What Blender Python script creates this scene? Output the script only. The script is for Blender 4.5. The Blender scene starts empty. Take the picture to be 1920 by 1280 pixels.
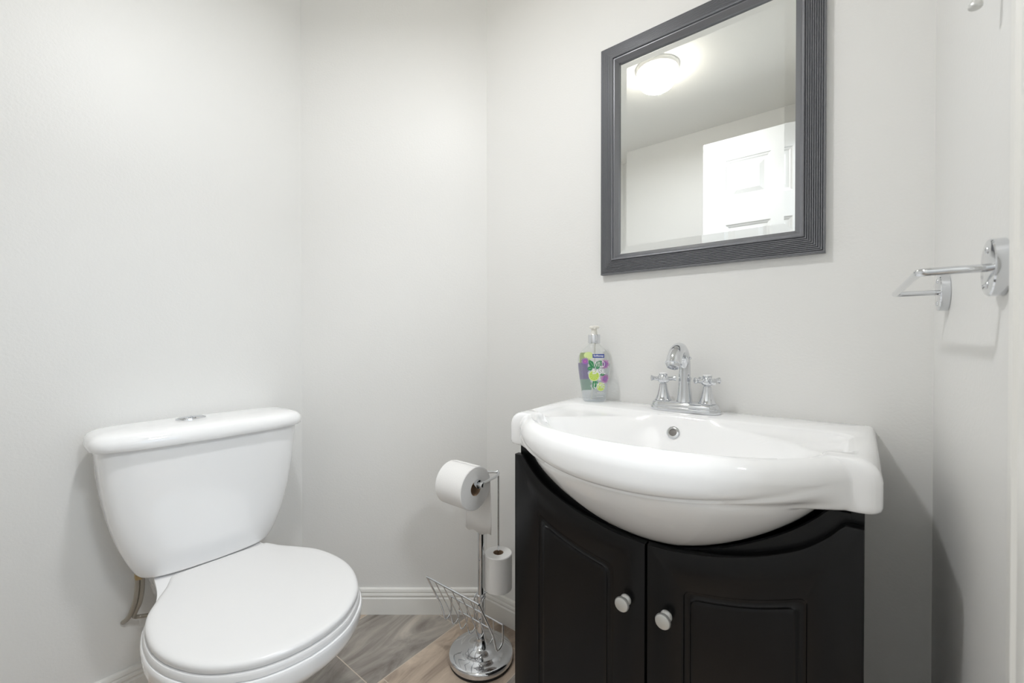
import bpy, bmesh, math, random
from math import sin, cos, pi, sqrt, radians
from mathutils import Vector, Matrix
random.seed(4)
S = bpy.context.scene
COL = S.collection

# ------------------------------------------------------------------ camera, world, lights, exposure
cam_d = bpy.data.cameras.new('camera'); cam = bpy.data.objects.new('camera', cam_d); COL.objects.link(cam)
CAM = Vector((1.039, -1.155, 1.02))
cam.location = CAM
cam.rotation_euler = (radians(90 - 0.44), 0, radians(38.55))
cam_d.sensor_width = 36; cam_d.lens = 36 * 785 / 1920
cam_d.clip_start = 0.01
cam_d.dof.use_dof = True; cam_d.dof.focus_distance = 1.0; cam_d.dof.aperture_fstop = 5.0
S.camera = cam
S.view_settings.view_transform = 'Standard'; S.view_settings.look = 'None'
S.view_settings.gamma = 1; S.view_settings.use_curve_mapping = False
S.view_settings.exposure = 0.5
S.cycles.max_bounces = 16; S.cycles.diffuse_bounces = 12; S.cycles.glossy_bounces = 8; S.cycles.transparent_max_bounces = 24; S.cycles.transmission_bounces = 12

w = bpy.data.worlds.new('world'); S.world = w; w.use_nodes = True
bg = w.node_tree.nodes['Background']; bg.inputs[0].default_value = (.82, .9, 1, 1); bg.inputs[1].default_value = 0.2

LAMP = Vector((.335, -.85, 2.3))       # the ceiling lamp's place; lit by its glass and an added disc light beneath
LAMP_STRENGTH = 13.0
# cool fill light added beyond the doorway, shining through an added window
hl = bpy.data.lights.new('hall_cool_fill', 'AREA'); hl.shape = 'RECTANGLE'; hl.size = 0.8; hl.size_y = 1.1
hl.energy = 5; hl.color = (.58, .79, 1.0)
hlo = bpy.data.objects.new('hall_cool_fill', hl); COL.objects.link(hlo)
hlo.location = (2.50, -.95, 1.35); hlo.rotation_euler = (0, radians(90), 0)
# unseen fill light added under the hallway ceiling to brighten the bathroom
h2 = bpy.data.lights.new('hall_ceiling_fill', 'AREA'); h2.shape = 'DISK'; h2.size = .35; h2.energy = 15; h2.color = (.93, .97, 1.0)
h2o = bpy.data.objects.new('hall_ceiling_fill', h2); COL.objects.link(h2o); h2o.location = (1.85, -.9, 2.27)

# ------------------------------------------------------------------ materials
def mat(name, col, rough=.5, metal=0, spec=.5, coat=0, bump=None, trans=0, ior=None, alpha=1, sss=0):
    m = bpy.data.materials.new(name); m.use_nodes = True
    nt = m.node_tree; b = nt.nodes['Principled BSDF']
    b.inputs['Base Color'].default_value = (*col, 1); b.inputs['Roughness'].default_value = rough
    b.inputs['Metallic'].default_value = metal; b.inputs['Specular IOR Level'].default_value = spec
    b.inputs['Coat Weight'].default_value = coat; b.inputs['Coat Roughness'].default_value = .05
    b.inputs['Transmission Weight'].default_value = trans; b.inputs['Alpha'].default_value = alpha
    if ior: b.inputs['IOR'].default_value = ior
    if bump:
        sc, st, dist = bump
        tc = nt.nodes.new('ShaderNodeTexCoord'); n = nt.nodes.new('ShaderNodeTexNoise'); bp = nt.nodes.new('ShaderNodeBump')
        n.inputs['Scale'].default_value = sc; n.inputs['Detail'].default_value = 4
        bp.inputs['Strength'].default_value = st; bp.inputs['Distance'].default_value = dist
        nt.links.new(tc.outputs['Object'], n.inputs['Vector']); nt.links.new(n.outputs['Fac'], bp.inputs['Height'])
        nt.links.new(bp.outputs['Normal'], b.inputs['Normal'])
    return m
M = {}
M['wall'] = mat('wall_paint', (.79, .785, .77), .44, spec=.32, bump=(170, .22, .0016))
M['ceil'] = mat('ceiling_paint', (.86, .855, .83), .7, spec=.3, bump=(220, .15, .002))
M['trim'] = mat('trim_white', (.83, .82, .79), .32, bump=(60, .04, .001))
M['door'] = mat('door_white', (.85, .85, .84), .38, bump=(90, .05, .001))
M['ceramic'] = mat('glazed_ceramic', (.93, .93, .935), .07, spec=.55, coat=.4, bump=(9, .02, .002))
M['seat'] = mat('seat_plastic', (.79, .785, .785), .27, bump=(300, .02, .0004))
M['chrome'] = mat('chrome', (.72, .735, .76), .05, metal=1, bump=(40, .01, .0004))
M['satin'] = mat('satin_nickel', (.68, .68, .66), .38, metal=.55, bump=(200, .03, .0004))
M['black'] = mat('black_lacquer', (.0035, .0035, .004), .27, spec=.34, bump=(260, .06, .0006))
M['blackin'] = mat('black_inner', (.006, .006, .006), .6, bump=(200, .05, .0006))
M['frame'] = mat('gunmetal_paint', (.21, .213, .23), .30, metal=.5, spec=.6, bump=(150, .03, .0005))
M['mirror'] = mat('mirror_glass', (.93, .95, .945), .0, metal=1)
M['paper'] = mat('tissue_paper', (.84, .83, .82), .9, spec=.15, bump=(420, .35, .0012))
M['card'] = mat('cardboard', (.36, .25, .17), .85, spec=.2, bump=(90, .2, .001))
M['rubber'] = mat('black_rubber', (.012, .012, .012), .6, bump=(120, .1, .0008))
M['hose'] = mat('grey_braided_hose', (.40, .37, .32), .38, metal=.6, bump=(420, .5, .001))
M['brass'] = mat('brass_nut', (.56, .44, .25), .3, metal=.9, bump=(80, .1, .0006))
M['pump'] = mat('cream_pump_plastic', (.82, .80, .74), .35, bump=(90, .03, .0005))
M['dark'] = mat('hole_shade', (.16, .15, .14), .35, metal=.4, bump=(60, .2, .001))
M['blue'] = mat('print_blue', (.025, .06, .33), .4, bump=(90, .03, .0004))
M['white'] = mat('print_white', (.88, .88, .88), .45, bump=(90, .03, .0004))
M['lime'] = mat('print_lime', (.52, .70, .10), .45, bump=(90, .03, .0004))
M['limer'] = mat('print_lime_rind', (.74, .85, .40), .45, bump=(90, .03, .0004))
M['leaf'] = mat('print_leaf', (.035, .26, .10), .45, bump=(90, .03, .0004))
M['mag'] = mat('print_magenta', (.48, .11, .43), .45, bump=(90, .03, .0004))
M['violet'] = mat('print_violet', (.30, .17, .47), .45, bump=(90, .03, .0004))
M['palegreen'] = mat('print_pale_green', (.36, .56, .38), .5, bump=(90, .03, .0004))
M['pyellow'] = mat('print_pale_yellow', (.62, .74, .32), .5, bump=(90, .03, .0004))
M['wing'] = mat('window_glass', (1, 1, 1), .0, trans=1, ior=1.45)

def clear(name, col, fac):
    m = bpy.data.materials.new(name); m.use_nodes = True; nt = m.node_tree
    b = nt.nodes['Principled BSDF']; out = nt.nodes['Material Output']
    b.inputs['Base Color'].default_value = (*col, 1); b.inputs['Roughness'].default_value = .08
    t = nt.nodes.new('ShaderNodeBsdfTransparent'); t.inputs[0].default_value = (*[.7 + .3 * c for c in col], 1)
    fr = nt.nodes.new('ShaderNodeLayerWeight'); fr.inputs[0].default_value = .25
    mx = nt.nodes.new('ShaderNodeMixShader'); ma = nt.nodes.new('ShaderNodeMath'); ma.operation = 'MULTIPLY_ADD'
    ma.inputs[1].default_value = .28; ma.inputs[2].default_value = fac; ma.use_clamp = True
    nt.links.new(fr.outputs['Facing'], ma.inputs[0]); nt.links.new(ma.outputs[0], mx.inputs[0])
    nt.links.new(t.outputs[0], mx.inputs[1]); nt.links.new(b.outputs[0], mx.inputs[2]); nt.links.new(mx.outputs[0], out.inputs[0])
    return m
M['clear'] = clear('clear_plastic', (.88, .90, .89), .05)
M['liquid'] = clear('lilac_liquid', (.76, .80, .86), .10)

def emis(name, col, st):
    m = bpy.data.materials.new(name); m.use_nodes = True; b = m.node_tree.nodes['Principled BSDF']
    b.inputs['Base Color'].default_value = (.9, .9, .9, 1); b.inputs['Emission Color'].default_value = (*col, 1)
    b.inputs['Emission Strength'].default_value = st; return m
M['lamp'] = emis('lit_opal_glass', (1.0, .94, .82), LAMP_STRENGTH)

def floor_mat():
    m = bpy.data.materials.new('stone_tile_floor'); m.use_nodes = True; nt = m.node_tree; L = nt.links
    b = nt.nodes['Principled BSDF']; N = nt.nodes.new
    tc = N('ShaderNodeTexCoord'); sp = N('ShaderNodeSeparateXYZ'); L.new(tc.outputs['Object'], sp.inputs[0])
    def mth(op, a, bb=None, c=None):
        n = N('ShaderNodeMath'); n.operation = op
        for i, v in enumerate((a, bb, c)):
            if v is None: continue
            if isinstance(v, (int, float)): n.inputs[i].default_value = v
            else: L.new(v, n.inputs[i])
        return n.outputs[0]
    X = mth('DIVIDE', mth('ADD', sp.outputs[0], .04), .297)
    colm = mth('FLOOR', X)
    par = mth('PINGPONG', colm, 1)       # 1 for odd columns
    Y = mth('DIVIDE', mth('ADD', sp.outputs[1], mth('MULTIPLY_ADD', par, .04, .08)), .34)
    row = mth('FLOOR', Y)
    def edge(v, size):
        f = mth('FRACT', v); return mth('MULTIPLY', mth('MINIMUM', f, mth('SUBTRACT', 1, f)), size)
    dist = mth('MINIMUM', edge(X, .297), edge(Y, .34))
    grout = mth('LESS_THAN', dist, .0013)
    cb = N('ShaderNodeCombineXYZ'); L.new(colm, cb.inputs[0]); L.new(row, cb.inputs[1])
    wn = N('ShaderNodeTexWhiteNoise'); wn.noise_dimensions = '3D'; L.new(cb.outputs[0], wn.inputs['Vector'])
    # per tile shifted, stretched veins
    ad = N('ShaderNodeVectorMath'); ad.operation = 'MULTIPLY_ADD'; L.new(wn.outputs['Color'], ad.inputs[0]); ad.inputs[1].default_value = (7, 7, 7)
    L.new(tc.outputs['Object'], ad.inputs[2])
    mp = N('ShaderNodeMapping'); L.new(ad.outputs[0], mp.inputs[0]); mp.inputs['Rotation'].default_value = (0, 0, .5); mp.inputs['Scale'].default_value = (10, 3.2, 1)
    n1 = N('ShaderNodeTexNoise'); n1.inputs['Scale'].default_value = 1.1; n1.inputs['Detail'].default_value = 9; n1.inputs['Roughness'].default_value = .62; n1.inputs['Distortion'].default_value = 1.3
    L.new(mp.outputs[0], n1.inputs['Vector'])
    rg = N('ShaderNodeValToRGB'); e = rg.color_ramp.elements; e[0].position = .30; e[0].color = (.15, .125, .11, 1); e[1].position = .72; e[1].color = (.55, .50, .44, 1)
    x = e.new(.5); x.color = (.33, .30, .27, 1)
    rt = N('ShaderNodeValToRGB'); e = rt.color_ramp.elements; e[0].position = .30; e[0].color = (.22, .165, .13, 1); e[1].position = .70; e[1].color = (.66, .54, .43, 1)
    x = e.new(.5); x.color = (.48, .385, .305, 1)
    L.new(n1.outputs['Fac'], rg.inputs[0]); L.new(n1.outputs['Fac'], rt.inputs[0])
    mx = N('ShaderNodeMix'); mx.data_type = 'RGBA'; L.new(mth('SUBTRACT', 1, par), mx.inputs[0]); L.new(rg.outputs[0], mx.inputs[6]); L.new(rt.outputs[0], mx.inputs[7])
    m2 = N('ShaderNodeMix'); m2.data_type = 'RGBA'; L.new(grout, m2.inputs[0]); L.new(mx.outputs[2], m2.inputs[6]); m2.inputs[7].default_value = (.62, .54, .45, 1)
    L.new(m2.outputs[2], b.inputs['Base Color']); b.inputs['Roughness'].default_value = .34
    n2 = N('ShaderNodeTexNoise'); n2.inputs['Scale'].default_value = 60; n2.inputs['Detail'].default_value = 5; L.new(tc.outputs['Object'], n2.inputs['Vector'])
    bp = N('ShaderNodeBump'); bp.inputs['Strength'].default_value = .15; bp.inputs['Distance'].default_value = .002; L.new(n2.outputs[0], bp.inputs['Height']); L.new(bp.outputs[0], b.inputs['Normal'])
    return m
M['floor'] = floor_mat()

# ------------------------------------------------------------------ helpers
class MB:
    def __init__(s): s.v = []; s.f = []; s.mi = []
    def add(s, vs, fs, mi=0):
        o = len(s.v); s.v += [tuple(v) for v in vs]; s.f += [tuple(i + o for i in f) for f in fs]; s.mi += [mi] * len(fs); return s
    def box(s, a, b, mi=0):
        x0, y0, z0 = a; x1, y1, z1 = b
        return s.add([(x0, y0, z0), (x1, y0, z0), (x1, y1, z0), (x0, y1, z0), (x0, y0, z1), (x1, y0, z1), (x1, y1, z1), (x0, y1, z1)],
                     [(0, 3, 2, 1), (4, 5, 6, 7), (0, 1, 5, 4), (1, 2, 6, 5), (2, 3, 7, 6), (3, 0, 4, 7)], mi)
    def loft(s, rings, cap0=True, cap1=True, closed=True, mi=0, loop=False):
        n = len(rings[0]); vs = [p for r in rings for p in r]; fs = []
        R = len(rings)
        for i in range(R if loop else R - 1):
            for j in range(n if closed else n - 1):
                k = (j + 1) % n; i2 = (i + 1) % R
                fs.append((i * n + j, i * n + k, i2 * n + k, i2 * n + j))
        if cap0: fs.append(tuple(range(n))[::-1])
        if cap1: fs.append(tuple((R - 1) * n + j for j in range(n)))
        return s.add(vs, fs, mi)
    def lathe(s, prof, o=(0, 0, 0), axis=(0, 0, 1), seg=40, mi=0, cap0=True, cap1=True, loop=False):
        a = Vector(axis).normalized(); q = Vector((0, 0, 1)).rotation_difference(a); o = Vector(o)
        rings = [[o + q @ Vector((max(r, 1e-5) * cos(2 * pi * j / seg), max(r, 1e-5) * sin(2 * pi * j / seg), z)) for j in range(seg)] for r, z in prof]
        return s.loft(rings, cap0, cap1, mi=mi, loop=loop)
    def tube(s, pts, r, seg=12, mi=0, closed=False):
        P = [Vector(p) for p in pts]; n = len(P); rr = r if isinstance(r, (list, tuple)) else [r] * n
        T = []
        for i in range(n):
            a = P[(i - 1) % n] if (closed or i > 0) else P[i]; b = P[(i + 1) % n] if (closed or i < n - 1) else P[i]
            T.append((b - a).normalized())
        u = T[0].orthogonal().normalized(); rings = []
        for i in range(n):
            u = (u - T[i] * u.dot(T[i])).normalized(); v = T[i].cross(u)
            rings.append([P[i] + (u * cos(2 * pi * j / seg) + v * sin(2 * pi * j / seg)) * rr[i] for j in range(seg)])
        return s.loft(rings, not closed, not closed, mi=mi, loop=closed)
    def sphere(s, c, r, seg=20, mi=0, sc=(1, 1, 1)):
        k = seg // 2; c = Vector(c)
        rings = [[c + Vector((sc[0] * r * sin(max(.001, min(pi - .001, pi * i / k))) * cos(2 * pi * j / seg), sc[1] * r * sin(max(.001, min(pi - .001, pi * i / k))) * sin(2 * pi * j / seg), -sc[2] * r * cos(pi * i / k))) for j in range(seg)] for i in range(k + 1)]
        return s.loft(rings, mi=mi)
    def build(s, name, mats, parent=None, smooth=35, bevel=0, recalc=True, label=None):
        me = bpy.data.meshes.new(name); off = parent_world(parent)
        me.from_pydata([tuple(Vector(v) - off) for v in s.v], [], s.f)
        if not isinstance(mats, (list, tuple)): mats = [mats]
        for m in mats: me.materials.append(m)
        for p, mi in zip(me.polygons, s.mi): p.material_index = mi
        bm = bmesh.new(); bm.from_mesh(me)
        bmesh.ops.remove_doubles(bm, verts=bm.verts, dist=1e-6)
        if recalc: bmesh.ops.recalc_face_normals(bm, faces=bm.faces)
        if bevel:
            es = [e for e in bm.edges if len(e.link_faces) == 2 and e.calc_face_angle(0) > radians(40)]
            bmesh.ops.bevel(bm, geom=es, offset=bevel, segments=2, affect='EDGES', clamp_overlap=True)
        if smooth:
            for f in bm.faces: f.smooth = True
            for e in bm.edges:
                if len(e.link_faces) == 2 and e.calc_face_angle(0) > radians(smooth): e.smooth = False
        bm.to_mesh(me); bm.free()
        o = bpy.data.objects.new(name, me); COL.objects.link(o)
        if parent: o.parent = parent
        if label: o['label'] = label
        return o
def parent_world(p):
    v = Vector((0, 0, 0))
    while p is not None: v += p.location; p = p.parent
    return v
def thing(name, loc, label, cat, group=None):
    o = bpy.data.objects.new(name, None); COL.objects.link(o); o.location = loc; o.empty_display_size = .05
    o['label'] = label; o['category'] = cat
    if group: o['group'] = group
    return o
def struct(o): o['kind'] = 'structure'; return o
def spline(pts, n=8, closed=False):
    P = [Vector(p) for p in pts]; out = []; N = len(P)
    for i in range(N if closed else N - 1):
        g = lambda k: P[k % N] if closed else P[max(0, min(N - 1, k))]
        a, b, c, d = g(i - 1), g(i), g(i + 1), g(i + 2)
        for j in range(n):
            t = j / n
            out.append(.5 * ((2 * b) + (c - a) * t + (2 * a - 5 * b + 4 * c - d) * t * t + (3 * b - a - 3 * c + d) * t ** 3))
    if not closed: out.append(P[-1])
    return out
def interp(tab, x):
    if x <= tab[0][0]: return tab[0][1]
    for (a, b), (c, d) in zip(tab, tab[1:]):
        if x <= c: return b + (d - b) * (x - a) / (c - a)
    return tab[-1][1]
def smooth_tab(tab, n=6): return [(p[0], p[1]) for p in spline([(a, b, 0) for a, b in tab], n)]

# ------------------------------------------------------------------ room shell
H = 2.30; XL = -.5376; XR = 1.174; YB = -1.62; B = (XL, -.428); T = .115
OY0, OY1, OZ = -.594, -1.262, 2.06     # doorway in the right wall
HX = 2.34                               # far wall of the hallway
struct(MB().box((XL - .2, YB - 1.2, -.05), (HX + .2, 1.2, 0)).build('floor', M['floor'], smooth=0))
struct(MB().box((XL - .2, YB - 1.2, H), (HX + .2, 1.2, H + .05)).build('ceiling', M['ceil'], smooth=0))
struct(MB().box((-.02, 0, 0), (XR + T, T, H)).build('wall_back', M['wall'], smooth=0))
struct(MB().box((XL - T, YB - T, 0), (XL, B[1], H)).build('wall_left', M['wall'], smooth=0))
struct(MB().box((XL, YB - T, 0), (XR + T, YB, H)).build('wall_front', M['wall'], smooth=0))
n = Vector((-.623, .782, 0)) * T
mw = MB(); a = Vector((0, 0, 0)); b = Vector((B[0], B[1], 0))
mw.loft([[a, b, b + n, a + n], [p + Vector((0, 0, H)) for p in (a, b, b + n, a + n)]])
struct(mw.build('wall_corner', M['wall'], smooth=0))
wr = MB().box((XR, OY0, 0), (XR + T, 0, H)).box((XR, YB, 0), (XR + T, OY1, H)).box((XR, OY1, OZ), (XR + T, OY0, H))
struct(wr.build('wall_right', M['wall'], smooth=0))
# hallway, with an added window opening for the cool fill
WY0, WY1, WZ0, WZ1 = -1.40, -.50, .75, 1.95
hw = MB().box((HX, WY1, 0), (HX + T, 1.1, H)).box((HX, YB - 1, 0), (HX + T, WY0, H)).box((HX, WY0, 0), (HX + T, WY1, WZ0)).box((HX, WY0, WZ1), (HX + T, WY1, H))
struct(hw.build('wall_hall', M['wall'], smooth=0))
struct(MB().box((XR + T, 1.0, 0), (HX, 1.1, H)).build('wall_hall_end', M['wall'], smooth=0))
struct(MB().box((XR + T, YB - 1.1, 0), (HX, YB - 1.0, H)).build('wall_hall_near', M['wall'], smooth=0))
struct(MB().box((XR, .115, 0), (XR + T, 1.1, H)).build('wall_hall_side', M['wall'], smooth=0))
struct(MB().box((XR, YB - 1.1, 0), (XR + T, YB - T, H)).build('wall_hall_inner', M['wall'], smooth=0))
win = struct(MB().box((HX - .015, WY0 - .06, WZ0 - .06), (HX, WY0, WZ1 + .06)).box((HX - .015, WY1, WZ0 - .06), (HX, WY1 + .06, WZ1 + .06))
      .box((HX - .015, WY0, WZ1), (HX, WY1, WZ1 + .06)).box((HX - .015, WY0, WZ0 - .06), (HX, WY1, WZ0))
      .box((HX + .03, WY0, (WZ0 + WZ1) / 2 - .02), (HX + .06, WY1, (WZ0 + WZ1) / 2 + .02)).build('added_window', M['trim'], smooth=0, bevel=.002))  # unseen window frame, added around the opening of the cool fill

# baseboards: profile swept along a wall
BP = [(0, 0), (.013, 0), (.013, .058), (.0115, .060), (.0095, .0615), (.0095, .0645), (.0115, .066), (.0125, .069), (.0115, .0745), (.0095, .076),
      (.0085, .0785), (.0105, .081), (.0105, .086), (.008, .0915), (.004, .0935), (0, .0935)]
def baseboard(name, p0, p1, nrm):
    p0 = Vector((*p0, 0)); p1 = Vector((*p1, 0)); nr = Vector((*nrm, 0)).normalized()
    m = MB().loft([[p + nr * o + Vector((0, 0, z)) for o, z in BP] for p in (p0, p1)])
    return struct(m.build(name, M['trim'], smooth=25))
baseboard('baseboard_left', (XL, YB), (XL, B[1]), (1, 0))
baseboard('baseboard_corner', B, (0, 0), (.623, -.782))
baseboard('baseboard_back', (0, 0), (.403, 0), (0, -1))
baseboard('baseboard_front', (XL, YB), (XR, YB), (0, 1))
baseboard('baseboard_right', (XR, -.36), (XR, OY0 + .066), (-1, 0))

# door casing (moulded) round the doorway, jambs
CP = [(0, 0), (0, .010), (.004, .013), (.012, .0145), (.022, .0145), (.026, .012), (.030, .012), (.034, .0165), (.052, .0160), (.060, .0145), (.064, .010), (.064, 0)]
CP = [(a_ * .81, b_ * .9) for a_, b_ in CP]
def casing():
    m = MB()
    def leg(y, s):     # s: direction away from the opening in y
        return [[(XR - h, y + s * wd, 0) for wd, h in CP], [(XR - h, y + s * wd, OZ + wd) for wd, h in CP]]
    m.loft([[(XR - h, OY0 + wd, 0) for wd, h in CP], [(XR - h, OY0 + wd, OZ + wd) for wd, h in CP],
            [(XR - h, OY1 - wd, OZ + wd) for wd, h in CP], [(XR - h, OY1 - wd, 0) for wd, h in CP]])
    return m.build('trim_1', M['trim'], smooth=25)
struct(casing())
j = MB().box((XR - .001, OY0 - .016, 0), (XR + T + .001, OY0, OZ)).box((XR - .001, OY1, 0), (XR + T + .001, OY1 + .004, OZ)).box((XR - .001, OY1, OZ - .016), (XR + T + .001, OY0, OZ))
struct(j.build('trim_2', M['trim'], smooth=0, bevel=.0015))

# open six panel door, swung into the room, parallel to the vanity wall
def six_panel():
    x0, x1 = .440, 1.165; yf = -1.256; yb = -1.291; z0, z1 = .012, 2.05
    m = MB(); xs = [x0, x0 + .108, x0 + .108 + .2025, x1 - .108 - .2025, x1 - .108, x1]
    zs = [z0, .24, .86, 1.0, 1.606, 1.728, 1.938, z1]
    for side, y in ((1, yf), (-1, yb)):
        for i in range(5):
            for k in range(7):
                a, b, c, d = xs[i], xs[i + 1], zs[k], zs[k + 1]
                if i in (1, 3) and k in (1, 3, 5):
                    prev = None; rings = []
                    for ins, dp in ((0, 0), (.004, .004), (.010, .0055), (.016, .0095), (.030, .0095), (.050, .002), (.052, .002)):
                        rings.append([(a + ins, y - side * dp, c + ins), (b - ins, y - side * dp, c + ins), (b - ins, y - side * dp, d - ins), (a + ins, y - side * dp, d - ins)])
                    m.loft(rings, cap0=False)
                else:
                    m.add([(a, y, c), (b, y, c), (b, y, d), (a, y, d)], [(0, 1, 2, 3)])
    m.add([(x0, yf, z0), (x0, yb, z0), (x0, yb, z1), (x0, yf, z1)], [(0, 1, 2, 3)])
    m.add([(x1, yf, z0), (x1, yb, z0), (x1, yb, z1), (x1, yf, z1)], [(0, 1, 2, 3)])
    m.add([(x0, yf, z1), (x0, yb, z1), (x1, yb, z1), (x1, yf, z1)], [(0, 1, 2, 3)])
    m.add([(x0, yf, z0), (x0, yb, z0), (x1, yb, z0), (x1, yf, z0)], [(0, 1, 2, 3)])
    d = struct(m.build('door_1', M['door'], smooth=0))
    k = MB().lathe([(.026, 0), (.026, .004), (.012, .008), (.010, .03), (.020, .036), (.026, .048), (.022, .058), (.001, .062)], (x0 + .06, yf, .95), (0, 1, 0), 28)
    k.build('door_knob', M['satin'], d)
six_panel()

# ------------------------------------------------------------------ ceiling lamp
lamp = thing('ceiling_lamp', tuple(LAMP), 'round flush ceiling lamp with glowing opal glass, reflected in the mirror', 'ceiling light')
MB().lathe([(.098, 0), (.098, -.010), (.093, -.018), (.082, -.020)], LAMP, (0, 0, 1), 56).build('base', M['trim'], lamp)
MB().lathe([(.080, -.0205), (.0850, -.032), (.0855, -.050), (.081, -.070), (.070, -.087), (.052, -.097), (.03, -.0995), (.0001, -.100)], LAMP, (0, 0, 1), 56).build('glass_shade', M['lamp'], lamp)

ll = bpy.data.lights.new('lamp_light', 'AREA'); ll.shape = 'DISK'; ll.size = .094; ll.energy = 5.6; ll.color = (.94, .965, 1.0)
llo = bpy.data.objects.new('lamp_light', ll); COL.objects.link(llo); llo.location = (LAMP.x, LAMP.y, LAMP.z - .1008)

# ------------------------------------------------------------------ wall mirror
mx0, mx1, mz0, mz1 = .468, 1.004, 1.207, 1.869
mir = thing('wall_mirror', (mx0, 0, mz0), 'large mirror with ribbed dark grey frame hanging above the sink', 'mirror')
prof = [(0, .0005), (0, .015), (.001, .0165)]
for i in range(9):
    w0 = .0015 + i * .0040; bs = .0165 + i * .0006
    for q in range(7): prof.append((w0 + .0040 * q / 7, bs + .0030 * sin(pi * q / 7) ** .65))
prof += [(.0378, .0225), (.039, .0265), (.0405, .0275), (.0425, .0265), (.0430, .0225), (.0465, .0225), (.0475, .0215), (.0560, .0125), (.0560, .004), (.0560, .0005)]
def frame_rings(pr): return [[(mx0 + w_, -h, mz0 + w_), (mx1 - w_, -h, mz0 + w_), (mx1 - w_, -h, mz1 - w_), (mx0 + w_, -h, mz1 - w_)] for w_, h in pr]
MB().loft(frame_rings(prof), False, False, loop=True).build('frame', M['frame'], mir, smooth=28)
gl = [(.0545, .0045), (.0545, .0070), (.0775, .0090)]
MB().loft(frame_rings(gl)).build('mirror_glass', M['mirror'], mir, smooth=0)

# ------------------------------------------------------------------ toilet
CY = -.757
toilet = thing('toilet', (-.25, CY, 0), 'white two-piece toilet with closed lid against the left wall', 'toilet')
def sec(z, xb, xf, hw, bow, nexp=6, N=72, cy=CY):
    out = []
    cx = (xb + xf) / 2; a = (xf - xb) / 2
    for i in range(N):
        t = 2 * pi * i / N; c, s = cos(t), sin(t)
        u = abs(c) ** (2 / nexp) * (1 if c >= 0 else -1); v = abs(s) ** (2 / nexp) * (1 if s >= 0 else -1)
        x = cx + a * u
        if u > 0: x += bow * (1 - v * v) * u
        out.append((x, cy + hw * v, z))
    return out
hwt = smooth_tab([(.390, .140), (.394, .150), (.405, .161), (.44, .178), (.50, .199), (.58, .217), (.67, .229), (.75, .2345)])
xft = smooth_tab([(.390, -.380), (.394, -.370), (.405, -.361), (.46, -.350), (.60, -.341), (.75, -.337)])
rings = []
for z in [.3895, .3905, .393, .397, .403, .411, .422, .44, .46, .48, .50, .53, .56, .60, .64, .68, .72, .748]:
    sh = .010 if z <= .3896 else (.004 if z <= .3906 else 0)
    rings.append(sec(z, XL + .022, interp(xft, z) - sh, interp(hwt, z) - sh, .014, 5))
tank = MB().loft(rings).build('tank', M['ceramic'], toilet, smooth=50)
rings = []
for z, g in [(.744, -.006), (.7445, -.001), (.747, .0015), (.757, .003), (.766, .002), (.773, -.001), (.779, -.006), (.783, -.014), (.786, -.026), (.788, -.045), (.789, -.075)]:
    rings.append(sec(z, XL + .014 - min(0, g) * .6, -.324 + g, .2470 + g, .016, 5))
tl = MB().loft(rings).build('tank_lid', M['ceramic'], toilet, smooth=50)
# dual flush button: two leaf shaped halves in an oval
bx, by, bz = -.432, -.790, .7885
base = [[(bx + r * .020 * cos(t), by + r * .036 * (abs(sin(t)) ** 1.25) * (1 if sin(t) > 0 else -1), bz + zz) for t in [2 * pi * i / 40 for i in range(40)]] for r, zz in ((1.0, 0), (1.0, .003), (.93, .0048))]
fb = MB().loft(base).build('flush_button', M['chrome'], toilet, label='chrome oval dual flush button')
for s_ in (-1, 1):
    rr = []
    for r, zz in ((1, .0045), (.97, .0065), (.8, .0078)):
        ring = []
        for i in range(24):
            t = pi * i / 23
            ring.append((bx + r * .0165 * cos(t), by + s_ * (.0015 + r * .030 * abs(sin(t)) ** 1.25), bz + zz))
        rr.append(ring)
    MB().loft(rr).build('button_half', M['chrome'], fb)

# seat and lid outlines
HXx = -.292
def outline(pts, n=8):
    up = spline([(HXx + a, b, 0) for a, b in pts], n)
    up = [p for p in up]
    lo = [Vector((p.x, -p.y, 0)) for p in reversed(up[:-1])]
    return [(p.x, CY + p.y) for p in up] + [(p.x, CY + p.y) for p in lo]
LP = [(0, .004), (0, .09), (.003, .110), (.020, .119), (.055, .134), (.10, .160), (.155, .187), (.22, .200), (.29, .2005), (.36, .184), (.425, .150), (.473, .097), (.494, .046), (.500, .0)]
SP = [(a, b + (.004 if a > .03 else 0)) for a, b in LP[:-3]] + [(.477, .099), (.498, .048), (.505, 0)]
def off_ring(ol, ins, z, dz=None):
    n_ = len(ol); out = []
    for i in range(n_):
        ax, ay = ol[i - 2]; bx_, by_ = ol[(i + 2) % n_]
        tx, ty = bx_ - ax, by_ - ay; l = sqrt(tx * tx + ty * ty) or 1
        nx, ny = ty / l, -tx / l      # candidate normal
        mx_, my_ = ol[i][0] + .05, ol[i][1] - CY
        if nx * (ol[i][0] - (HXx + .22)) + ny * (ol[i][1] - CY) < 0: nx, ny = -nx, -ny
        out.append((ol[i][0] - nx * ins, ol[i][1] - ny * ins, z))
    return out
def scl_ring(ol, k, z):
    cx = HXx + .22
    return [(cx + (x - cx) * k, CY + (y - CY) * k, z) for x, y in ol]
ol = outline(LP)
rings = [off_ring(ol, .006, .4065), off_ring(ol, .001, .4072), off_ring(ol, 0, .411), off_ring(ol, 0, .416), off_ring(ol, .0015, .4195), off_ring(ol, .005, .4220), off_ring(ol, .010, .4232)]
rings += [scl_ring(ol, k, z) for k, z in ((.90, .4240), (.7, .4250), (.4, .4258), (.1, .426))]
MB().loft(rings).build('seat_lid', M['seat'], toilet, smooth=50)
os_ = outline(SP)
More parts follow.
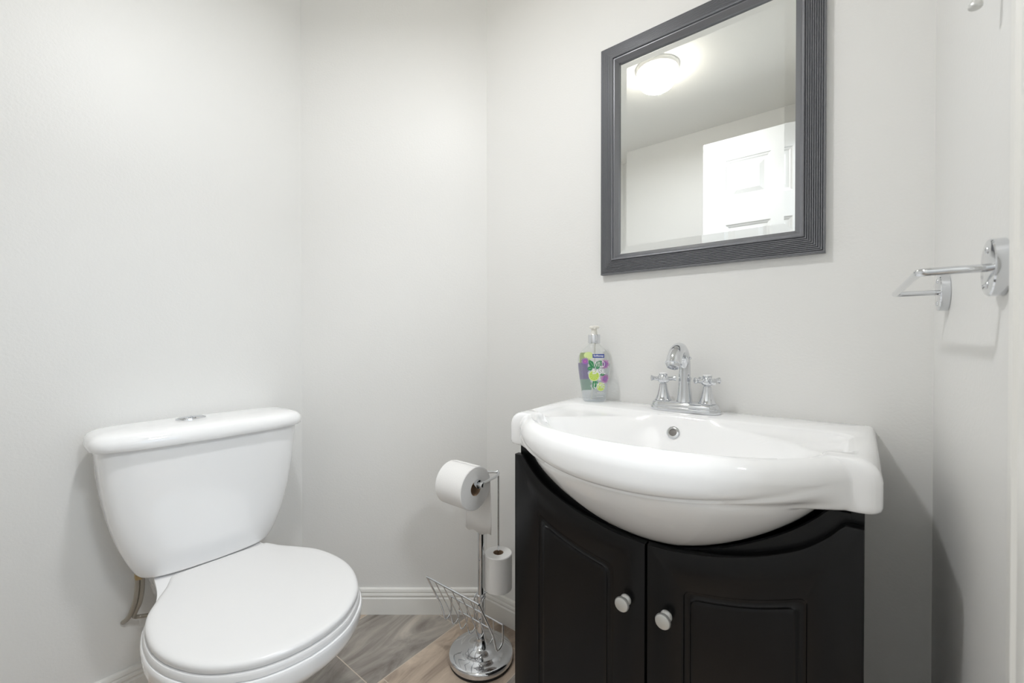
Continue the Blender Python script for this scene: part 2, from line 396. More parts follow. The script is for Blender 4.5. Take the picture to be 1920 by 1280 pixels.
rings = [off_ring(os_, .004, .3895), off_ring(os_, 0, .391), off_ring(os_, 0, .400), off_ring(os_, .002, .4035), off_ring(os_, .008, .4045)]
inn = [(HXx + .235 + (x - HXx - .22) * .70, CY + (y - CY) * .66) for x, y in os_]
rings += [[(x, y, .4045) for x, y in inn], [(x, y, .390) for x, y in inn]]
MB().loft(rings, False, False, loop=True).build('seat', M['seat'], toilet, smooth=50)
# bowl
BPts = [(-.215, .004), (-.215, .10), (-.210, .118), (-.19, .124), (-.10, .128), (-.01, .138), (.05, .153), (.10, .175), (.155, .196), (.22, .208), (.29, .208), (.36, .192), (.428, .158), (.479, .103), (.503, .050), (.510, 0)]
ob = outline(BPts)
def bowl_ring(z, kx, ky, cxs, foot):
    out = []
    for x, y in ob:
        X = HXx - .05 + cxs + (x - (HXx - .05)) * kx
        Yv = CY + (y - CY) * ky
        fx = -.335 + .185 * ((x - (HXx + .138)) / .354); fy = CY + (y - CY) * .56
        out.append((X * (1 - foot) + fx * foot, Yv * (1 - foot) + fy * foot, z))
    return out
bt = [(.3885, .985, .97, 0, 0), (.3885, .998, .99, 0, 0), (.385, 1, 1, 0, 0), (.378, 1, 1, 0, 0), (.362, .997, .994, 0, 0), (.352, .990, .984, 0, .0), (.335, .975, .965, 0, .02), (.31, .945, .93, 0, .07),
      (.28, .90, .88, 0, .18), (.24, .85, .84, 0, .38), (.20, .82, .80, 0, .62), (.15, .82, .8, 0, .86), (.10, .82, .8, 0, .98), (.05, .82, .8, 0, 1.0), (.02, .84, .82, 0, 1.0), (.0, .84, .82, 0, 1)]
rings = [scl_ring(ob, .5, .386), scl_ring(ob, .9, .3885)] + [bowl_ring(*r) for r in bt]
rings[-1] = [(x + (x + .3) * .03, CY + (y - CY) * 1.04, z) for x, y, z in rings[-1]]
MB().loft(rings).build('bowl', M['ceramic'], toilet, smooth=50)
# riser between tank and bowl deck
MB().loft([sec(.388, XL + .05, -.395, .105, 0, 4), sec(.392, XL + .05, -.395, .105, 0, 4)]).build('tank_gasket', M['rubber'], toilet)

# supply hose behind the toilet
hose = thing('supply_hose', (-.465, -.90, .36), 'grey braided water hose with brass nut under the left end of the toilet tank', 'hose')
MB().lathe([(.011, 0), (.013, .003), (.013, .016), (.010, .019)], (-.458, -.899, .368), (0, 0, 1), 6).build('nut', M['brass'], hose)
MB().tube(spline([(-.460, -.903, .375), (-.461, -.904, .340), (-.466, -.908, .305), (-.480, -.914, .272), (-.505, -.919, .246), (XL + .004, -.922, .228)], 8), .0062, 14).build('hose', M['hose'], hose)
MB().tube(spline([(-.456, -.894, .375), (-.456, -.895, .335), (-.462, -.899, .300), (-.478, -.905, .272), (-.494, -.905, .252), (-.496, -.890, .244), (-.480, -.868, .246), (-.47, -.845, .250)], 8), .0052, 12).build('hose', M['hose'], hose)

# ------------------------------------------------------------------ vanity cabinet
UX = .734; DF = .350; FF = .331
van = thing('vanity_cabinet', (UX, -.17, 0), 'black lacquered vanity cabinet with two curved-top doors under the white sink', 'cabinet')
cx0, cx1 = .409, 1.063
DC = smooth_tab([(0, .6150), (.05, .6178), (.10, .6260), (.15, .6385), (.20, .6570), (.25, .6830), (.285, .7130), (.304, .7370)], 5)
def door_top(u):
    u = abs(u)
    return .737 if u > .304 else interp(DC, u)
# the bowl of the sink as seen from the cabinet front, for the cut-out
def bowl_s(z):
    k = (.768 - z) / .156
    return sqrt(max(0, 1 - k * k)) if k > 0 else 1
def cut_z(u):
    # height where the bowl's outside crosses the fascia plane at offset u
    dd = (FF - .27) / .226; e = sqrt((u / .286) ** 2 + dd * dd)
    if e >= 1: return .757
    return .760 - .1595 * (1 - e ** (1 / .627)) ** (1 / 1.242)
body = MB()
body.box((cx0, -.330, 0), (cx0 + .016, -.004, .757)).box((cx1 - .016, -.330, 0), (cx1, -.004, .757))
body.box((cx0 + .016, -.330, .08), (cx1 - .016, -.02, .096)).box((cx0 + .016, -.012, 0), (cx1 - .016, -.004, .757)).box((cx0 + .016, -.29, 0), (cx1 - .016, -.275, .08))
body.build('carcass', M['black'], van, smooth=0, bevel=.0012)
# fascia with curved cut-out
us = [-.313 + .626 * i / 80 for i in range(81)]
lo = [[(UX + u, -y, min(.56, .757)) for u in us] for y in (FF,)][0]
r_front_b = [(UX + u, -FF, .50) for u in us]; r_front_t = [(UX + u, -FF, max(.52, min(.757, cut_z(abs(u) * .96) - .006))) for u in us]
r_back_t = [(x, -FF + .014, z) for x, y, z in r_front_t]; r_back_b = [(x, -FF + .014, z) for x, y, z in r_front_b]
fm = MB(); fm.loft([r_front_b, r_front_t, r_back_t, r_back_b], False, False, closed=False, loop=True)
fm.build('fascia', M['black'], van, smooth=30)
# doors
def cab_door(s_, name='door'):
    # local u from 0.002 (centre) to 0.328
    u0, u1 = .0018, .3285; N = 44
    def shape(a, b, zb, drop, round_=0):
        """closed outline: bottom left, bottom right, then curved top right to left"""
        P = [(a + (b - a) * i / N, zb) for i in range(N + 1)]
        Q = [(b - (b - a) * i / N, door_top(min(.3285, max(0, b - (b - a) * i / N))) - drop) for i in range(N + 1)]
        return P + Q
    ra, rb, zb = .068, .262, .16
    def ptop(u): return door_top(u * .94) - .0675
    def pshape(ins):
        a, b = ra + ins, rb - ins
        P = [(a + (b - a) * i / N, zb + ins) for i in range(N + 1)]
        Q = []
        for i in range(N + 1):
            u = b - (b - a) * i / N
            # rounded upper corners
            e = min(u - a, b - u); rr = .012
            cr = 0 if e >= rr else rr - sqrt(max(0, rr * rr - (rr - e) ** 2))
            Q.append((u, ptop(u) - ins * 1.06 - cr * .7))
        return P + Q
    def R(sh, d): return [(UX + s_ * u, -d, z) for u, z in sh]
    m = MB()
    out = shape(u0, u1, .1, 0); 
    def inset(sh, k):
        a = [(min(max(u, u0 + k), u1 - k), min(max(z, .1 + k), z if z < .2 else z - k)) for u, z in sh]
        return a
    m.loft([R(out, DF - .018), R(out, DF - .0030), R(inset(out, .001), DF - .0008), R(inset(out, .0032), DF),
            R(pshape(0), DF), R(pshape(.0020), DF - .0012), R(pshape(.0040), DF - .0050), R(pshape(.0065), DF - .0060), R(pshape(.0125), DF - .0060), R(pshape(.0150), DF - .0045),
            R(pshape(.0165), DF - .0015), R(pshape(.0195), DF - .0005), R(pshape(.022), DF - .0003)])
    d = m.build(name, M['black'], van, smooth=38)
    kx = UX + s_ * .0405; kz = .4915
    MB().lathe([(.0105, 0), (.0112, .002), (.0100, .005), (.0066, .0075), (.0056, .0105), (.0066, .0135), (.0115, .0160), (.0142, .0185), (.0146, .0215), (.0134, .0245), (.0105, .0262), (.0001, .0270)],
               (kx, -DF, kz), (0, -1, 0), 40).build('knob', M['satin'], d, label='satin silver mushroom knob')
cab_door(-1); cab_door(1)

# ------------------------------------------------------------------ sink
sink = thing('sink', (UX, -.2, .75), 'white ceramic vanity-top sink with a bowed front rim on the black cabinet', 'sink')
def smax(a, b, k):
    h = max(k - abs(a - b), 0) / k
    return max(a, b) + h * h * k * .25
def f_in(u, d):
    e = abs(u) / .276
    ell = .298 + .162 * sqrt(1 - e ** 2.3) if e < 1 else .2
    front = smax(.300, ell, .06)
    bk = .128
    return smax(smax(abs(u) - .312, bk - d, .035), d - front, .03)
def front_out(u):
    e = abs(u) / .315
    ell = .290 + .216 * sqrt(1 - e * e) if e < 1 else .2
    return smax(.350, ell, .040)
def f_out(u, d):
    front = front_out(u)
    W = .3555 - .006 * max(0, d) / .36
    return smax(smax(abs(u) - W, .0025 - d, .006), d - front, .022)
def f_low(u, d):
    front = front_out(u) - .013 * max(0, 1 - (abs(u) / .29) ** 3)
    W = .3555 - .006 * max(0, d) / .36
    return smax(smax(abs(u) - W, .0025 - d, .006), d - front, .022)
CD = .27
def ray(f, t):
    c, s_ = cos(t), sin(t); a, b = 0, .6
    for _ in range(40):
        mid = (a + b) / 2
        if f(c * mid, CD + s_ * mid) < 0: a = mid
        else: b = mid
    return a
ZT = .838
def z_in(u, d):
    ins = -f_in(u, d)
    ins = max(0, ins); z = ZT - .004 - .011 * (1 - math.exp(-ins / .009)) - .010 * (1 - math.exp(-ins / .07))
    e = sqrt((u / .282) ** 2 + ((d - .290) / (.172 if d > .29 else .166)) ** 2)
    if e < 1: z -= .124 * (1 - e ** 3.4) ** 1.7
    return z
angs = []
N = 480
for i in range(N): angs.append(2 * pi * i / N)
for (u, d) in ((.355, .003), (-.355, .003), (.35, .357), (-.35, .357)):
    a0 = math.atan2(d - CD, u) % (2 * pi)
    for k in (-.02, -.012, -.006, 0, .006, .012, .02): angs.append((a0 + k) % (2 * pi))
angs.sort()
IN = [(t, ray(f_in, t), ray(f_out, t)) for t in angs]
LO = [min(ray(f_low, t), ro) for t, ri, ro in IN]
def pt(t, r, z): return (UX + r * cos(t), -(CD + r * sin(t)), z)
rings = []
for fr in [.02] + [.04 * i for i in range(2, 20)] + [.78 + .01 * i for i in range(22)] + [.995]:
    rings.append([pt(t, ri * fr, z_in(ri * fr * cos(t), CD + ri * fr * sin(t))) for t, ri, ro in IN])
for o_, z in ((0, ZT - .0055), (.004, ZT - .0022), (.009, ZT - .0004)):
    rings.append([pt(t, min(ri + o_, ro - .02), z) for t, ri, ro in IN])
def fr_(t): return 1 / (1 + math.exp(-(sin(t) + .12) * 9))     # 1 on the rounded front and sides, 0 along the wall
for o_, z0_, z1_ in ((.030, 0, 0), (.022, -.0006, -.0018), (.015, -.0020, -.0050), (.009, -.0045, -.0100), (.0045, -.009, -.0165), (.0015, -.016, -.025), (0, -.024, -.031)):
    rings.append([pt(t, max(ro - o_ * (.55 + .45 * fr_(t)), ri + .0095 if o_ > .02 else 0), ZT + z0_ * (1 - fr_(t)) + z1_ * fr_(t)) for t, ri, ro in IN])
ZB = .760
def bulge(t, ro):     # 1 where the rim bows out in front of the cabinet, 0 along the square ends
    u = abs(ro * cos(t)); return max(0, min(1, (.312 - u) / .055)) if sin(t) > 0 else 0
BU = [bulge(t, ro) for t, ri, ro in IN]
def lipz(t, ro): u = ro * cos(t); return .7665 + .036 * min(1, abs(u) / .30) ** 2.2
for q_, (o_, dz, m_) in enumerate(((0, .020, 0), (.0005, .012, 0), (.003, .005, 0), (.007, .0005, 0), (0, -.0015, 1), (0, -.006, 1))):
    ring = []
    for (t, ri, ro), lo_ in zip(IN, LO):
        r = max(lo_, ro - o_) if not m_ else lo_ + o_
        ring.append(pt(t, min(r, ro), min(lipz(t, ro) + dz, .8045 - .002 * q_)))
    rings.append(ring)
def Rb(t):
    c, s_ = cos(t), sin(t); bb = .226 if s_ > 0 else .19
    return 1 / sqrt((c / .286) ** 2 + (s_ / bb) ** 2)
RB = [min(Rb(t), lo_ - .006) for t, lo_ in zip(angs, LO)]
def sm(x): return x * x * (3 - 2 * x)
BU = [sm(k) for k in BU]
for f_ in (.2, .4, .6, .8):
    rings.append([pt(t, lo_ * (1 - k) + (lo_ + (rb - lo_) * (1 - sqrt(1 - (f_ * .98) ** 2)) ** .8) * k, min(lipz(t, ro) - .006, .792) * (1 - f_) + (ZB + .010) * f_) for (t, ri, ro), lo_, k, rb in zip(IN, LO, BU, RB)])
for o0, za, zb, g in ((.0, .010, .0085, .80), (.0012, .005, .006, .88), (.0045, .0012, .003, .95), (.011, 0, .001, .98)):
    rings.append([pt(t, (lo_ - o0) * (1 - k) + (lo_ + (rb - lo_) * g) * k, ZB + za * (1 - k) + zb * k) for (t, ri, ro), lo_, k, rb in zip(IN, LO, BU, RB)])
rings.append([pt(t, rb, ZB) for t, rb in zip(angs, RB)])
for k in (.03, .07, .12, .18, .26, .34, .44, .54, .64, .74, .83, .9, .95, .985, 1):
    s_ = max(0, 1 - k ** 1.242) ** .627; rings.append([pt(t, max(.01, rb * s_), .760 - .1595 * k) for t, rb in zip(angs, RB)])
MB().loft(rings).build('basin', M['ceramic'], sink, smooth=60)
# overflow ring on the back wall of the basin
dd = .13
while z_in(-.012, dd) > .797: dd += .0005
e_ = .002
nz = Vector((0, -( (z_in(-.012, dd + e_) - z_in(-.012, dd - e_)) / (2 * e_)) * -1, 1))
slope = (z_in(-.012, dd + e_) - z_in(-.012, dd - e_)) / (2 * e_)     # dz/dd (negative)
nrm = Vector((0, slope, 1)).normalized()      # d = -y so surface z(-y): normal (0, dz/dd, 1)
op = Vector((UX - .012, -dd, .797)) + nrm * .0005
MB().lathe([(.0080, .0005), (.0085, .0030), (.0125, .0032), (.0150, .0018), (.0152, -.002), (.0080, -.002)], op, nrm, 36, loop=True, cap0=False, cap1=False).build('overflow_ring', M['chrome'], sink, label='chrome overflow ring')
MB().lathe([(.0082, .0008), (.0001, .0012)], op, nrm, 24).build('overflow_shade_disc', M['dark'], sink)  # flat disc, dark colour stands in for shade inside the opening
zc = z_in(0, .27)
MB().lathe([(.021, 0), (.022, .002), (.016, .003), (.013, .001), (.001, .0035)], (UX, -.27, zc), (0, 0, 1), 32).build('drain', M['chrome'], sink)

# ------------------------------------------------------------------ faucet
FX, FD, FZ = .724, .066, ZT + .0002
fau = thing('faucet', (FX, -FD, FZ), 'chrome two-handle faucet with arched spout on the back of the white sink', 'faucet')
def stadium(hl, r, z, n=20):
    o = []
    for i in range(n): t = -pi / 2 + pi * i / (n - 1); o.append((FX + hl + r * cos(t), -FD + r * sin(t), z))
    for i in range(n): t = pi / 2 + pi * i / (n - 1); o.append((FX - hl + r * cos(t), -FD + r * sin(t), z))
    return o
MB().loft([stadium(.055, r, FZ + z) for r, z in ((.0275, 0), (.0285, .002), (.0285, .007), (.0275, .0095), (.0255, .0105), (.0255, .013), (.0245, .0175), (.0225, .0205), (.0205, .0215), (.0205, .0225), (.018, .0235))]).build('base_plate', M['chrome'], fau, smooth=40)
zt = FZ + .0235
# column and arched spout (one swept tube)
path = [(0, 0), (0, .03), (0, .06), (.0, .085), (.005, .107), (.019, .124), (.040, .1325), (.062, .128), (.078, .114), (.086, .100)]
pp = spline([(FX, -FD - a, zt + b) for a, b in path], 6)
rad = smooth_tab([(0, .0200), (.01, .0175), (.05, .0145), (.085, .0138), (.12, .0142), (.15, .0150), (.18, .0160), (.20, .0168), (.225, .0172)], 4)
L_ = [0]
for a, b in zip(pp, pp[1:]): L_.append(L_[-1] + (b - a).length)
MB().tube(pp, [interp(rad, l * .225 / L_[-1]) for l in L_], 32).build('spout', M['chrome'], fau, smooth=60)
tip = pp[-1]; dr = (pp[-1] - pp[-3]).normalized()
MB().lathe([(.0172, -.001), (.0190, 0), (.0190, .002), (.0158, .003), (.0152, .009), (.0135, .0115), (.0112, .0115), (.0108, .008), (.0001, .008)], tip, dr, 32).build('aerator', M['chrome'], fau)
for s_ in (-1, 1):
    MB().sphere((FX + s_ * .0150, -FD - .006, zt + .109), .0034, 14).build('screw', M['chrome'], fau)
# pop-up rod knob behind the spout
MB().lathe([(.002, 0), (.002, .045), (.004, .047), (.0042, .051), (.0025, .053), (.0052, .056), (.0055, .060), (.003, .064), (.0001, .065)], (FX + .006, -FD + .0185, zt - .002), (0, 0, 1), 18).build('pull_rod', M['chrome'], fau)
def handle(hx, rot):
    h = MB().lathe([(.0205, 0), (.0205, .0015), (.0185, .004), (.0145, .014), (.0115, .026), (.0095, .036), (.0092, .041), (.0075, .0415), (.0075, .044)], (hx, -FD, zt), (0, 0, 1), 40).build('handle_stem', M['chrome'], fau)
    m = MB().lathe([(.006, .042), (.0120, .0455), (.0142, .050), (.0138, .056), (.0112, .061), (.0098, .063), (.0108, .065), (.0102, .0675), (.0001, .069)], (hx, -FD, zt), (0, 0, 1), 32)
    for q in range(4):
        a = rot + q * pi / 2; dx, dy = cos(a), sin(a)
        pts = [(hx + dx * r, -FD + dy * r, zt + zz) for r, zz in ((.008, .0545), (.013, .0545), (.018, .0545), (.0215, .055), (.0245, .0555), (.0275, .0557), (.030, .0557), (.0315, .0557))]
        m.tube(spline(pts, 2), [interp(smooth_tab([(0, .0062), (.25, .0052), (.5, .0052), (.7, .0068), (.84, .0080), (.95, .0062), (1, .001)], 3), i / 14) for i in range(15)], 16)
    m.build('cross_handle', M['chrome'], fau, smooth=50)
    MB().lathe([(.0094, 0), (.0098, .001), (.009, .0022), (.0001, .003)], (hx, -FD, zt + .0672), (0, 0, 1), 28).build('handle_cap', M['white'], fau)
handle(FX - .053, .54); handle(FX + .053, .74)

# ------------------------------------------------------------------ soap bottle
BX, BD = .4715, .062; BZ = ZT + .0003
bot = thing('soap_bottle', (BX, -BD, BZ), 'clear hand soap pump bottle with purple and lime print on the white sink', 'soap dispenser')
bot.rotation_euler = (0, 0, radians(27.5 + 11))
WT = smooth_tab([(0, .028), (.004, .0325), (.012, .0345), (.03, .0365), (.06, .0410), (.09, .0452), (.112, .0468), (.128, .0450), (.142, .0385), (.152, .0300), (.160, .0205), (.1645, .0155), (.168, .0145)])
TT = smooth_tab([(0, .019), (.004, .0225), (.012, .0238), (.03, .0245), (.06, .0255), (.09, .0262), (.112, .0262), (.128, .0255), (.142, .0230), (.152, .0200), (.160, .0170), (.1645, .0150), (.168, .0145)])
off0 = Vector((BX, -BD, BZ))
def bsec(z, k=0, n_=56, e=2.35):
    w_ = interp(WT, z) - k; t_ = interp(TT, z) - k; ex = e - (e - 2) * max(0, min(1, (z - .13) / .035)); o = []
    for i in range(n_):
        a = 2 * pi * i / n_; c, s_ = cos(a), sin(a)
        o.append(off0 + Vector((w_ * abs(c) ** (2 / ex) * (1 if c > 0 else -1), t_ * abs(s_) ** (2 / ex) * (1 if s_ > 0 else -1), z)))
    return o
zl = [0, .001, .003, .006, .012, .02, .03, .045, .06, .075, .09, .1, .112, .12, .128, .135, .142, .148, .153, .157, .161, .165, .168]
bd_ = MB().loft([bsec(z) for z in zl]).build('bottle_body', M['clear'], bot, smooth=60)
MB().loft([bsec(z, .0016) for z in [.002, .004, .007, .012, .02, .03, .045, .06, .075, .09, .1, .109]]).build('liquid_soap', M['liquid'], bot, smooth=60)
MB().lathe([(.0155, .167), (.0172, .168), (.0172, .1905), (.0160, .1925), (.0085, .193)], off0, (0, 0, 1), 40).build('pump_collar', M['chrome'], bot, smooth=40)
MB().lathe([(.0090, .1925), (.0086, .200), (.0078, .204), (.0078, .209), (.0130, .2095), (.0145, .212), (.0140, .2155), (.0100, .2175), (.0001, .218)], off0, (0, 0, 1), 32) \
    .tube([off0 + Vector((0, 0, .2130)), off0 + Vector((-.002, -.013, .2135)), off0 + Vector((-.004, -.024, .2120))], [.0052, .0045, .0038], 14).build('pump_head', M['pump'], bot, smooth=50)
MB().tube([off0 + Vector((.002, 0, .168)), off0 + Vector((0, 0, .09)), off0 + Vector((-.008, 0, .006))], .0022, 10).build('dip_tube', M['pump'], bot)
def surf(x, z, lift=.0004, back=False, k=0):
    w_ = interp(WT, z) - k; t_ = interp(TT, z) - k; ex = 2.35
    q = max(0, 1 - min(1, abs(x) / w_) ** ex) ** (1 / ex)
    return off0 + Vector((x, (1 if back else -1) * (t_ * q + lift), z))
def disc(m, cx, cz, r, lift, mi, n_=28, rz=None):
    rz = rz or r; vs = [surf(cx, cz, lift)]; 
    for f_ in (.5, 1):
        for i in range(n_): vs.append(surf(cx + f_ * r * cos(2 * pi * i / n_), cz + f_ * rz * sin(2 * pi * i / n_), lift))
    fs = [(0, 1 + i, 1 + (i + 1) % n_) for i in range(n_)] + [(1 + i, 1 + n_ + i, 1 + n_ + (i + 1) % n_, 1 + (i + 1) % n_) for i in range(n_)]
    m.add(vs, fs, mi)
def petal(m, cx, cz, a, r0, r1, wd, lift, mi):
    dx, dz = cos(a), sin(a); vs = []; L1 = []; L2 = []
    for i in range(9):
        t = i / 8; r = r0 + (r1 - r0) * t; ww = wd * sin(pi * (t * .92 + .04)) ** .8
        L1.append(surf(cx + dx * r - dz * ww, cz + dz * r + dx * ww, lift)); L2.append(surf(cx + dx * r + dz * ww, cz + dz * r - dx * ww, lift))
    m.add(L1 + L2, [(i, i + 1, i + 10, i + 9) for i in range(8)], mi)
# materials: 0 lime,1 rind,2 leaf,3 magenta,4 violet,5 blue,6 white,7 palegreen,8 yellow
pm = [M['lime'], M['limer'], M['leaf'], M['mag'], M['violet'], M['blue'], M['white'], M['palegreen'], M['pyellow']]
m = MB()
for (cx, cz, r, mi) in ((.0265, .1085, .0165, 3), (.0265, .0665, .0150, 3), (-.0300, .1165, .0120, 4)):
    for q in range(15): petal(m, cx, cz, q * 2 * pi / 15, .002, r * (.8 + .25 * random.random()), .0012, .0003, mi)
    for q in range(11): petal(m, cx, cz, q * 2 * pi / 11 + .2, .001, r * .55, .0009, .0005, 4 if mi == 3 else 3)
for (cx, cz, a, l, wd) in ((-.004, .098, 2.2, .026, .007), (.002, .094, 1.2, .026, .0065), (-.010, .098, 3.4, .014, .006), (.004, .060, -2.2, .022, .006), (-.004, .066, -1.6, .028, .0055), (.012, .078, .2, .014, .004), (-.004, .104, .6, .024, .006), (.010, .112, -.6, .012, .004)):
    petal(m, cx, cz, a, 0, l, wd, .0006, 2)
    petal(m, cx, cz, a, .002, l * .9, .0006, .0007, 7)
for (cx, cz, r) in ((-.0055, .0760, .0152), (.0140, .0445, .0122)):
    disc(m, cx, cz, r, .0008, 1); disc(m, cx, cz, r * .86, .0009, 0)
    for q in range(9): petal(m, cx, cz, q * 2 * pi / 9 + .2, .001, r * .82, .0004, .0010, 1)
# pale yellow-green lime half at the shoulder
disc(m, -.020, .1330, .013, .0003, 8, rz=.010)
# blue logo plate
def patch(m, x0, x1, z0, z1, lift, mi, back=False, k=0, nx=10, nz_=8, wob=0):
    vs = []; 
    for j_ in range(nz_ + 1):
        for i in range(nx + 1):
            x = x0 + (x1 - x0) * i / nx; z = z0 + (z1 - z0) * j_ / nz_
            if wob: x += wob * sin(j_ * 1.7) * (1 if i == nx else 0)
            lim = interp(WT, z) * .985; x = max(-lim, min(lim, x)); vs.append(surf(x, z, lift, back, k))
    m.add(vs, [(j_ * (nx + 1) + i, j_ * (nx + 1) + i + 1, (j_ + 1) * (nx + 1) + i + 1, (j_ + 1) * (nx + 1) + i) for j_ in range(nz_) for i in range(nx)], mi)
patch(m, -.0095, .0240, .1265, .1370, .0010, 5)
m.build('printed_label', pm, bot, smooth=0, recalc=False)
mb = MB(); patch(mb, -.046, -.012, .062, .110, .0002, 4, True, .0014, wob=.003); patch(mb, -.044, -.004, .030, .062, .0002, 7, True, .0014, wob=.004)
patch(mb, -.040, -.006, .110, .140, .0002, 8, True, .0014, wob=.003)
mb.build('back_label', pm, bot, smooth=0, recalc=False)
def text(body, cx, cz, wd, ht, bold=0, lift=.0013):
    cu = bpy.data.curves.new('t', 'FONT'); cu.body = body; cu.align_x = 'CENTER'; cu.align_y = 'CENTER'; cu.resolution_u = 3; cu.offset = bold
    o = bpy.data.objects.new('t', cu); COL.objects.link(o); dg = bpy.context.evaluated_depsgraph_get()
    me = bpy.data.meshes.new_from_object(o.evaluated_get(dg)); bpy.data.objects.remove(o)
    xs = [v.co.x for v in me.vertices]; ys = [v.co.y for v in me.vertices]
    sx = wd / (max(xs) - min(xs)); sy = ht / (max(ys) - min(ys)); mx_ = (max(xs) + min(xs)) / 2; my_ = (max(ys) + min(ys)) / 2
    r = MB().add([surf(cx + (v.co.x - mx_) * sx, cz + (v.co.y - my_) * sy, lift) for v in me.vertices], [tuple(p.vertices) for p in me.polygons]); 
    bpy.data.meshes.remove(me); return r
for args in (('Softsoap', .0073, .1317, .0285, .0072, .02), ('WILD', .0085, .1085, .0330, .0155, -.004), ('BASIL', .0090, .0880, .0370, .0145, .018), ('&', .0100, .0672, .0070, .0100, 0), ('LIME', .0095, .0475, .0310, .0140, 0)):
    text(*args).build('lettering', M['white'], bot, smooth=0, recalc=False)
# pale bars of tiny print near the foot
m = MB()
for z, a, b in ((.0275, .004, .022), (.0235, -.004, .026), (.0165, .002, .020)):
    x = a
    while x < b: patch(m, x, x + .0016, z, z + .0012, .0008, 0, nx=1, nz_=1); x += .0022
m.build('fine_print', M['white'], bot, smooth=0, recalc=False)

# ------------------------------------------------------------------ towel bar on the right wall
tb = thing('towel_bar', (XR, -.30, 1.098), 'short chrome towel bar with round plates on the right wall', 'towel bar')
TZ = 1.098; PR = .067
for y in (-.142, -.464):
    pl = MB().lathe([(.0305, 0), (.0315, .0008), (.0315, .0112), (.0305, .0125), (.0295, .0128), (.0001, .0130)], (XR, y, TZ), (-1, 0, 0), 48).build('mounting_plate', M['chrome'], tb)
    for s_ in (-1, 1): MB().sphere((XR - .0128, y, TZ + s_ * .019), .0042, 16, sc=(.5, 1, 1)).build('screw', M['chrome'], pl)
r_ = .010; pts = [(XR - .011, -.464, TZ)]
for i in range(7): a = pi / 2 * i / 6; pts.append((XR - PR + r_ - r_ * sin(a), -.464 + r_ - r_ * cos(a), TZ))
for i in range(7): a = pi / 2 * i / 6; pts.append((XR - PR + r_ - r_ * cos(a), -.142 - r_ + r_ * sin(a), TZ))
pts.append((XR - .011, -.142, TZ))
MB().tube(pts, .0045, 20).build('bar', M['chrome'], tb, smooth=60)

# robe hook near the door casing, only its lower end in frame
hk = thing('robe_hook', (XR, -.452, 1.41), 'small satin metal hook high on the right wall beside the door trim', 'hook')
MB().lathe([(.013, 0), (.013, .003), (.009, .005)], (XR, -.452, 1.428), (-1, 0, 0), 28).build('plate', M['satin'], hk)
MB().tube(spline([(XR - .004, -.452, 1.428), (XR - .014, -.452, 1.420), (XR - .020, -.452, 1.404), (XR - .022, -.452, 1.394)], 6), [.0045] * 14 + [.0058, .0062, .0060, .0052, .003], 16).build('prong', M['satin'], hk, smooth=60)

# ------------------------------------------------------------------ toilet paper stand
PX, PY = .134, -.178
st = thing('toilet_paper_stand', (PX, PY, 0), 'chrome freestanding toilet paper stand with wire magazine rack beside the vanity', 'toilet paper stand')
MB().lathe([(.094, 0), (.099, .001), (.100, .008), (.098, .0095)], (PX, PY, 0), (0, 0, 1), 64).build('rubber_foot', M['rubber'], st)
MB().lathe([(.0985, .0092), (.1015, .011), (.1015, .022), (.1000, .0260), (.0940, .0285), (.080, .0300), (.0660, .0330), (.0625, .0350), (.0600, .0350), (.048, .0375), (.032, .0430), (.020, .0520), (.0150, .0620), (.0145, .070)], (PX, PY, 0), (0, 0, 1), 64).build('base', M['chrome'], st, smooth=50)
MB().lathe([(.0125, .066), (.0125, .190), (.0140, .192), (.0140, .205), (.0105, .207), (.0105, .590), (.009, .596), (.0001, .598)], (PX, PY, 0), (0, 0, 1), 32).build('pole', M['chrome'], st)
RZ = .592; RY = -.258
arm = spline([(PX, PY, .592), (PX + .018, PY + .020, .594), (PX + .036, PY + .036, .593), (PX + .047, PY + .032, .592), (PX + .056, PY + .005, .590), (PX + .064, PY - .035, .592), (PX + .069, RY + .012, RZ + .001), (PX + .062, RY, RZ), (PX + .040, RY, RZ), (PX - .03, RY, RZ), (PX - .068, RY, RZ)], 6)
MB().tube(arm, .0042, 14).build('arm', M['chrome'], st, smooth=60)
MB().lathe([(.0001, -.010), (.006, -.009), (.0075, -.005), (.0075, 0), (.0055, .001), (.0055, .004), (.0125, .005), (.0135, .010), (.012, .016), (.005, .018)], (PX + .073, RY, RZ), (-1, 0, 0), 28).build('arm_cap', M['chrome'], st)
SX, SY = PX + .036, PY + .043
MB().tube([(SX, SY - .004, .593), (SX, SY, .580), (SX, SY, .212)], .0032, 12).sphere((SX, SY - .004, .594), .0055, 14).build('spare_roll_rod', M['chrome'], st, smooth=60)
MB().lathe([(.022, 0), (.022, .002), (.0001, .0025)], (SX, SY, .2165), (0, 0, 1), 28).tube([(SX, SY, .216), (PX, PY, .208)], .0032, 10).build('spare_roll_rest', M['chrome'], st)
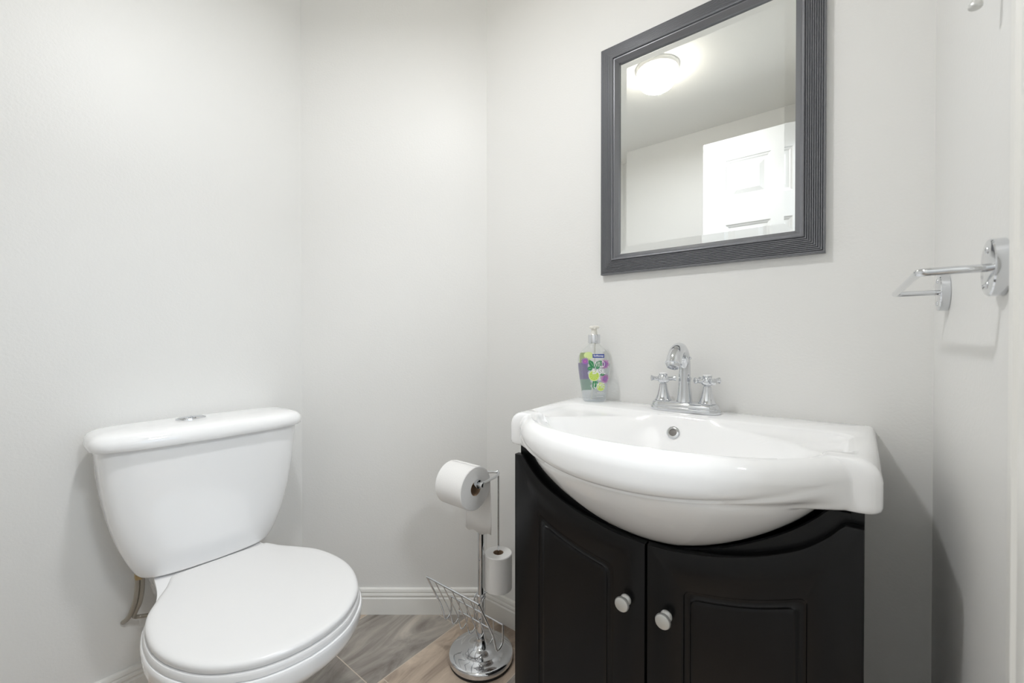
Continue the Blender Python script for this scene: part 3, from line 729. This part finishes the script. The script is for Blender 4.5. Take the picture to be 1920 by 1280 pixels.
# magazine rack
rk = MB(); xa, xb = .012, .236; FY, FZ_ = -.296, .270; BY, BZ_ = -.192, .158
def wire(x, wv=0): 
    return spline([(x, FY, FZ_), (x + wv, FY + .030, FZ_ - .060), (x, FY + .060, FZ_ - .122), (x, FY + .074, .102), (x, FY + .084, .094), (x, FY + .095, .098), (x, BY, .112), (x, BY, BZ_)], 6)
rk.tube(spline([(xa, FY, FZ_), ((xa + xb) / 2, FY, FZ_), (xb, FY, FZ_)], 4), .0032, 12)
rk.tube(spline([(xa, BY, BZ_), ((xa + xb) / 2, BY, BZ_), (xb, BY, BZ_)], 4), .0028, 12)
rk.tube([(xa + .04, BY - .004, .128), (xb - .04, BY - .004, .128)], .0026, 10)
rk.tube(wire(xa), .0030, 12).tube(wire(xb), .0030, 12)
for i in range(1, 6): rk.tube(wire(xa + (xb - xa) * i / 6), .0018, 8)
# short hoops clipping the rack to the pole
for s_ in (-1, 1):
    rk.tube(spline([(PX + s_ * .017, BY, .128), (PX + s_ * .017, BY, .180), (PX + s_ * .017, BY + .004, .198), (PX + s_ * .017, PY + .002, .203), (PX + s_ * .0125, PY + .004, .196)], 6), .0024, 10)
rk.build('magazine_rack', M['chrome'], st, smooth=60)

# rolls
def roll_profile(ro, ri, L): return [(ri, 0), (ro - .002, 0), (ro, .002), (ro, L - .002), (ro - .002, L), (ri, L)]
r1 = thing('toilet_roll', (.134, RY, RZ), 'white toilet paper roll with a hanging sheet on the upper arm of the chrome stand', 'toilet paper')
RR = .0640; ZC = RZ - .0152
MB().lathe(roll_profile(RR, .0215, .108), (.080, RY, ZC), (1, 0, 0), 64, loop=True, cap0=False, cap1=False).build('paper', M['paper'], r1)
MB().lathe([(.0215, .0005), (.0215, .1075), (.0202, .1075), (.0202, .0005)], (.080, RY, ZC), (1, 0, 0), 40, loop=True, cap0=False, cap1=False).build('cardboard_core', M['card'], r1)
sh = []
pathS = [(pi / 2 - a) for a in [0, .4, .8, 1.2, 1.45]]
S2 = []
for a in pathS: S2.append((RY + (RR + .0006) * cos(a), ZC + (RR + .0006) * sin(a)))
S2 += [(RY + RR + .0010, ZC - .02), (RY + RR + .0035, ZC - .07), (RY + RR + .004, ZC - .125), (RY + RR + .001, ZC - .166)]
rings = []
for k, (y, z) in enumerate(S2):
    tw = -.005 * max(0, k - 5) / 3
    rings.append([(.081 + .106 * i / 12 , y + tw * sin(i / 12 * pi * 1.3), z - (.0 if k < 8 else .004 * sin(i))) for i in range(13)])
m = MB(); m.loft(rings, False, False, closed=False)
o = m.build('hanging_sheet', M['paper'], r1, smooth=60)
sd = o.modifiers.new('thickness', 'SOLIDIFY'); sd.thickness = .0006; sd.offset = 1
r2 = thing('toilet_roll', (SX, SY, .219), 'smaller spare toilet paper roll standing upright low on the stand, beside the cabinet', 'toilet paper')
MB().lathe(roll_profile(.0440, .0165, .114), (SX, SY, .219), (0, 0, 1), 56, loop=True, cap0=False, cap1=False).build('paper', M['paper'], r2)
MB().lathe([(.0165, .0005), (.0165, .1135), (.0155, .1135), (.0155, .0005)], (SX, SY, .219), (0, 0, 1), 36, loop=True, cap0=False, cap1=False).build('cardboard_core', M['card'], r2)
